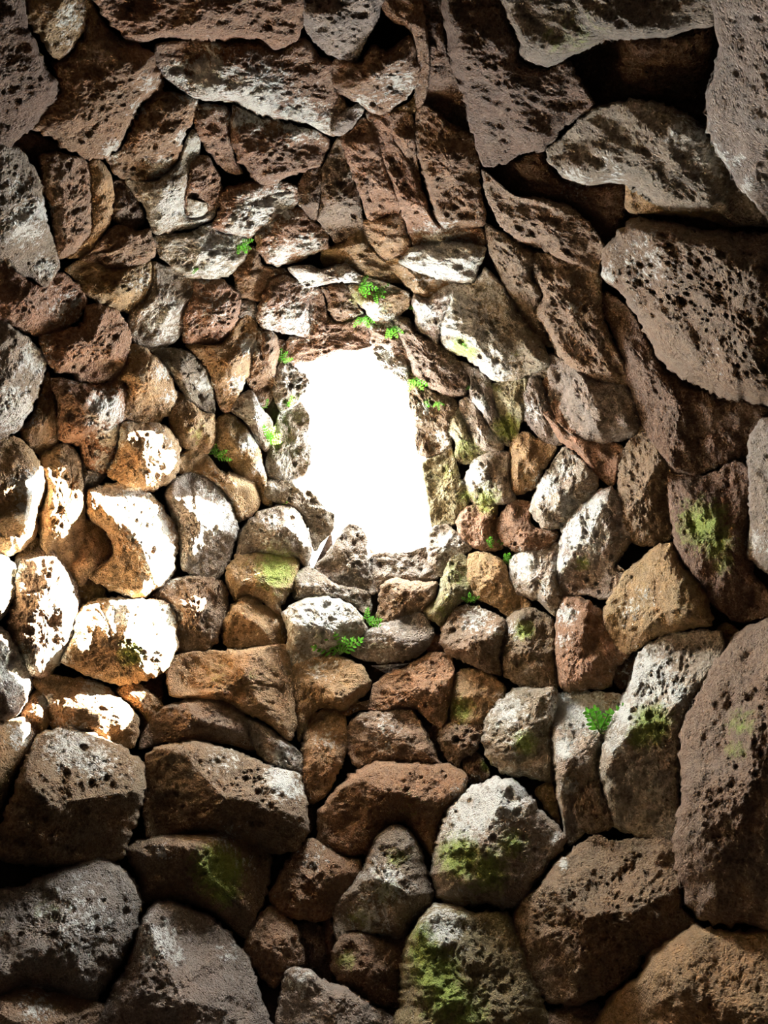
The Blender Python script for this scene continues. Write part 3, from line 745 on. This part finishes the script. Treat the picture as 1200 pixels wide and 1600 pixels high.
def mb_obj(name, V, F, mat, parent=None, smooth=True):
    o = bpy.data.objects.new(name, raw_mesh(name, V, F, mat, smooth)); C.objects.link(o)
    if parent: o.parent = parent
    return o

def leaflet(V, F, base, dirv, nrm, length, width):
    """a small pointed blade, bent along its length, with thickness"""
    d = np.array(dirv) / np.linalg.norm(dirv); n = np.array(nrm) / np.linalg.norm(nrm)
    s = np.cross(d, n); s /= np.linalg.norm(s) + 1e-9
    i0 = len(V)
    prof = [(0, .12), (.3, .8), (.6, 1), (.85, .6), (1, .05)]
    for u, w_ in prof:
        c = base + d * length * u - n * length * .35 * u * u
        for sgn in (-1, 0, 1):
            V.append(c + s * sgn * width * w_ * .5 + n * (.0 if sgn else width * .15))
    for k in range(len(prof) - 1):
        for e in (0, 1):
            a = i0 + k * 3 + e
            F.append((a, a + 1, a + 4, a + 3))

def stalk(V, F, pts, r):
    i0 = len(V)
    for p in pts:
        for k in range(4):
            a = k * math.pi / 2; V.append(np.array(p) + r * np.array([math.cos(a), math.sin(a), .3 * math.sin(a + 1)]))
    for q in range(len(pts) - 1):
        for k in range(4):
            j = (k + 1) % 4; F.append((i0 + q * 4 + k, i0 + q * 4 + j, i0 + q * 4 + 4 + j, i0 + q * 4 + 4 + k))

def fern(x, y, sizepx, n, label, lean=(0, 1), out=0.0):
    """tuft rooted at photo position x, y; sizepx its spread; lean = main growth direction in the picture (x right, y up)"""
    P, d, mpp = surface(x, y); P = P - d * out
    L = sizepx * mpp
    root = bpy.data.objects.new('fern_tuft', None); C.objects.link(root); root.location = P
    root['label'] = label; root['category'] = 'plant'; root['group'] = 'small green plants rooted between the stones'
    rng = random.Random(x * 7 + y)
    for k in range(n):
        V, F = [], []; Vs, Fs = [], []
        a = math.atan2(lean[1], lean[0]) + (k - (n - 1) / 2) * (2.4 / n) + rng.uniform(-.2, .2)
        g = RIGHT * math.cos(a) + UP * math.sin(a) - d * rng.uniform(.2, .7)
        g /= np.linalg.norm(g); ln = L * rng.uniform(.6, 1.0)
        pts = []
        for u in np.linspace(0, 1, 6):
            pts.append(g * ln * u + np.array([0, 0, -1]) * ln * .22 * u * u)
        stalk(Vs, Fs, pts, max(.0012, L * .018))
        side = np.cross(g, d); side /= np.linalg.norm(side)
        for q in range(1, 6):
            for sg in (-1, 1):
                leaflet(V, F, pts[q], g * .7 + side * sg, -d + .5 * side * rng.uniform(-1, 1), ln * .27 * (1.2 - .12 * q), ln * .10)
        leaflet(V, F, pts[5], g, -d, ln * .25, ln * .09)
        fr = mb_obj('frond', V, F, LEAF, root); mb_obj('stem', Vs, Fs, STEM, root)
    return root

for a in [
    (376, 380, 26, 4, 'bright green fern hanging under a pale crusted stone, far above left of the opening', (.3, -.3)),
    (298, 428, 13, 3, 'tiny green sprig under the whitish stone, farthest left of the upper plants', (0, 1)),
    (560, 446, 30, 5, 'bright green fern along the ledge above the opening, widest plant there', (1, -.2)),
    (585, 455, 24, 4, 'green fern clump at the right end of the ledge above the opening', (1, -.3)),
    (566, 494, 22, 4, 'green tuft halfway between the mossy ledge and the top corner of the opening', (.2, -1)),
    (610, 510, 22, 4, 'bluish green tuft hanging off the tip of a pale stone above the opening', (.2, -.5)),
    (641, 484, 13, 3, 'tiny light green tuft on the edge of the pale stone right of the mossy ledge', (.2, .6)),
    (439, 566, 26, 5, 'thin grassy fern growing up beside the upper left corner of the opening', (.1, 1)),
    (446, 636, 24, 4, 'yellow green tuft on the left rim of the opening, between two grey stones', (.1, .7)),
    (418, 690, 28, 5, 'fine green plant on the blue-lit stone left of the opening at mid height', (.3, .4)),
    (412, 640, 18, 3, 'small blue green fern left of the yellow green tuft', (-.2, .6)),
    (438, 788, 16, 3, 'tiny green sprig on the stone by the lower left side of the opening', (.2, .8)),
    (336, 714, 30, 6, 'star-shaped green plant with thin stalks in the gap of the sunlit left wall', (.4, .6)),
    (645, 590, 28, 4, 'long green fern blades on the right rim of the opening near its top', (.3, -.8)),
    (660, 620, 20, 4, 'flat green leaf cluster on the purplish stone right of the opening', (1, .1)),
    (684, 627, 13, 3, 'small green leaf just right of the flat leaf cluster', (.2, -1)),
    (728, 610, 13, 3, 'tiny blue green tuft beside the pale ridge stone right of the opening', (0, .8)),
    (732, 545, 12, 3, 'small olive tuft on the big pale pitted stone upper right of the opening', (0, .6)),
    (790, 880, 24, 5, 'bright green leafy tuft on the pale rough stone in the right wall', (.5, .4)),
    (772, 858, 22, 4, 'dull green fern above the leafy tuft in the right wall', (.1, .8)),
    (735, 942, 18, 4, 'small green tuft on top of the knobbly stone below right of the opening', (0, 1)),
    (572, 972, 26, 4, 'low green fern in the gap under the stones below the opening', (.3, .2)),
    (532, 1023, 42, 6, 'upright leafy green plant growing on a stone ledge below the opening, tallest of all', (0, 1), .05),
    (938, 1146, 56, 7, 'green trailing plant between the white crusted stone and the tall pale stone, lower right', (.5, 1)),
]:
    fern(*a)

# spider web strung between two stones below the opening
A, dA, mpp = surface(580, 1040); Bp, _, _ = surface(640, 1036); Cq, _, _ = surface(606, 1054)
V, F = [], []
ctr = (A + Bp + Cq) / 3 - dA * .03
org = ctr.copy()
anch = [A, (A + Bp) / 2 - dA * .02, Bp, (Bp + Cq) / 2, Cq, (A + Cq) / 2]
for p in anch:
    stalk(V, F, [np.zeros(3), (p - org) * .5, p - org], .0006)
for rr in np.linspace(.15, .95, 9):
    ring = [(p - org) * rr for p in anch]; stalk(V, F, ring + [ring[0]], .0004)
wb = mb_obj('spider_web', V, F, SILK); wb.location = org
wb['label'] = 'thin grey spider web stretched between stones under the leafy ledge plant'; wb['category'] = 'web'
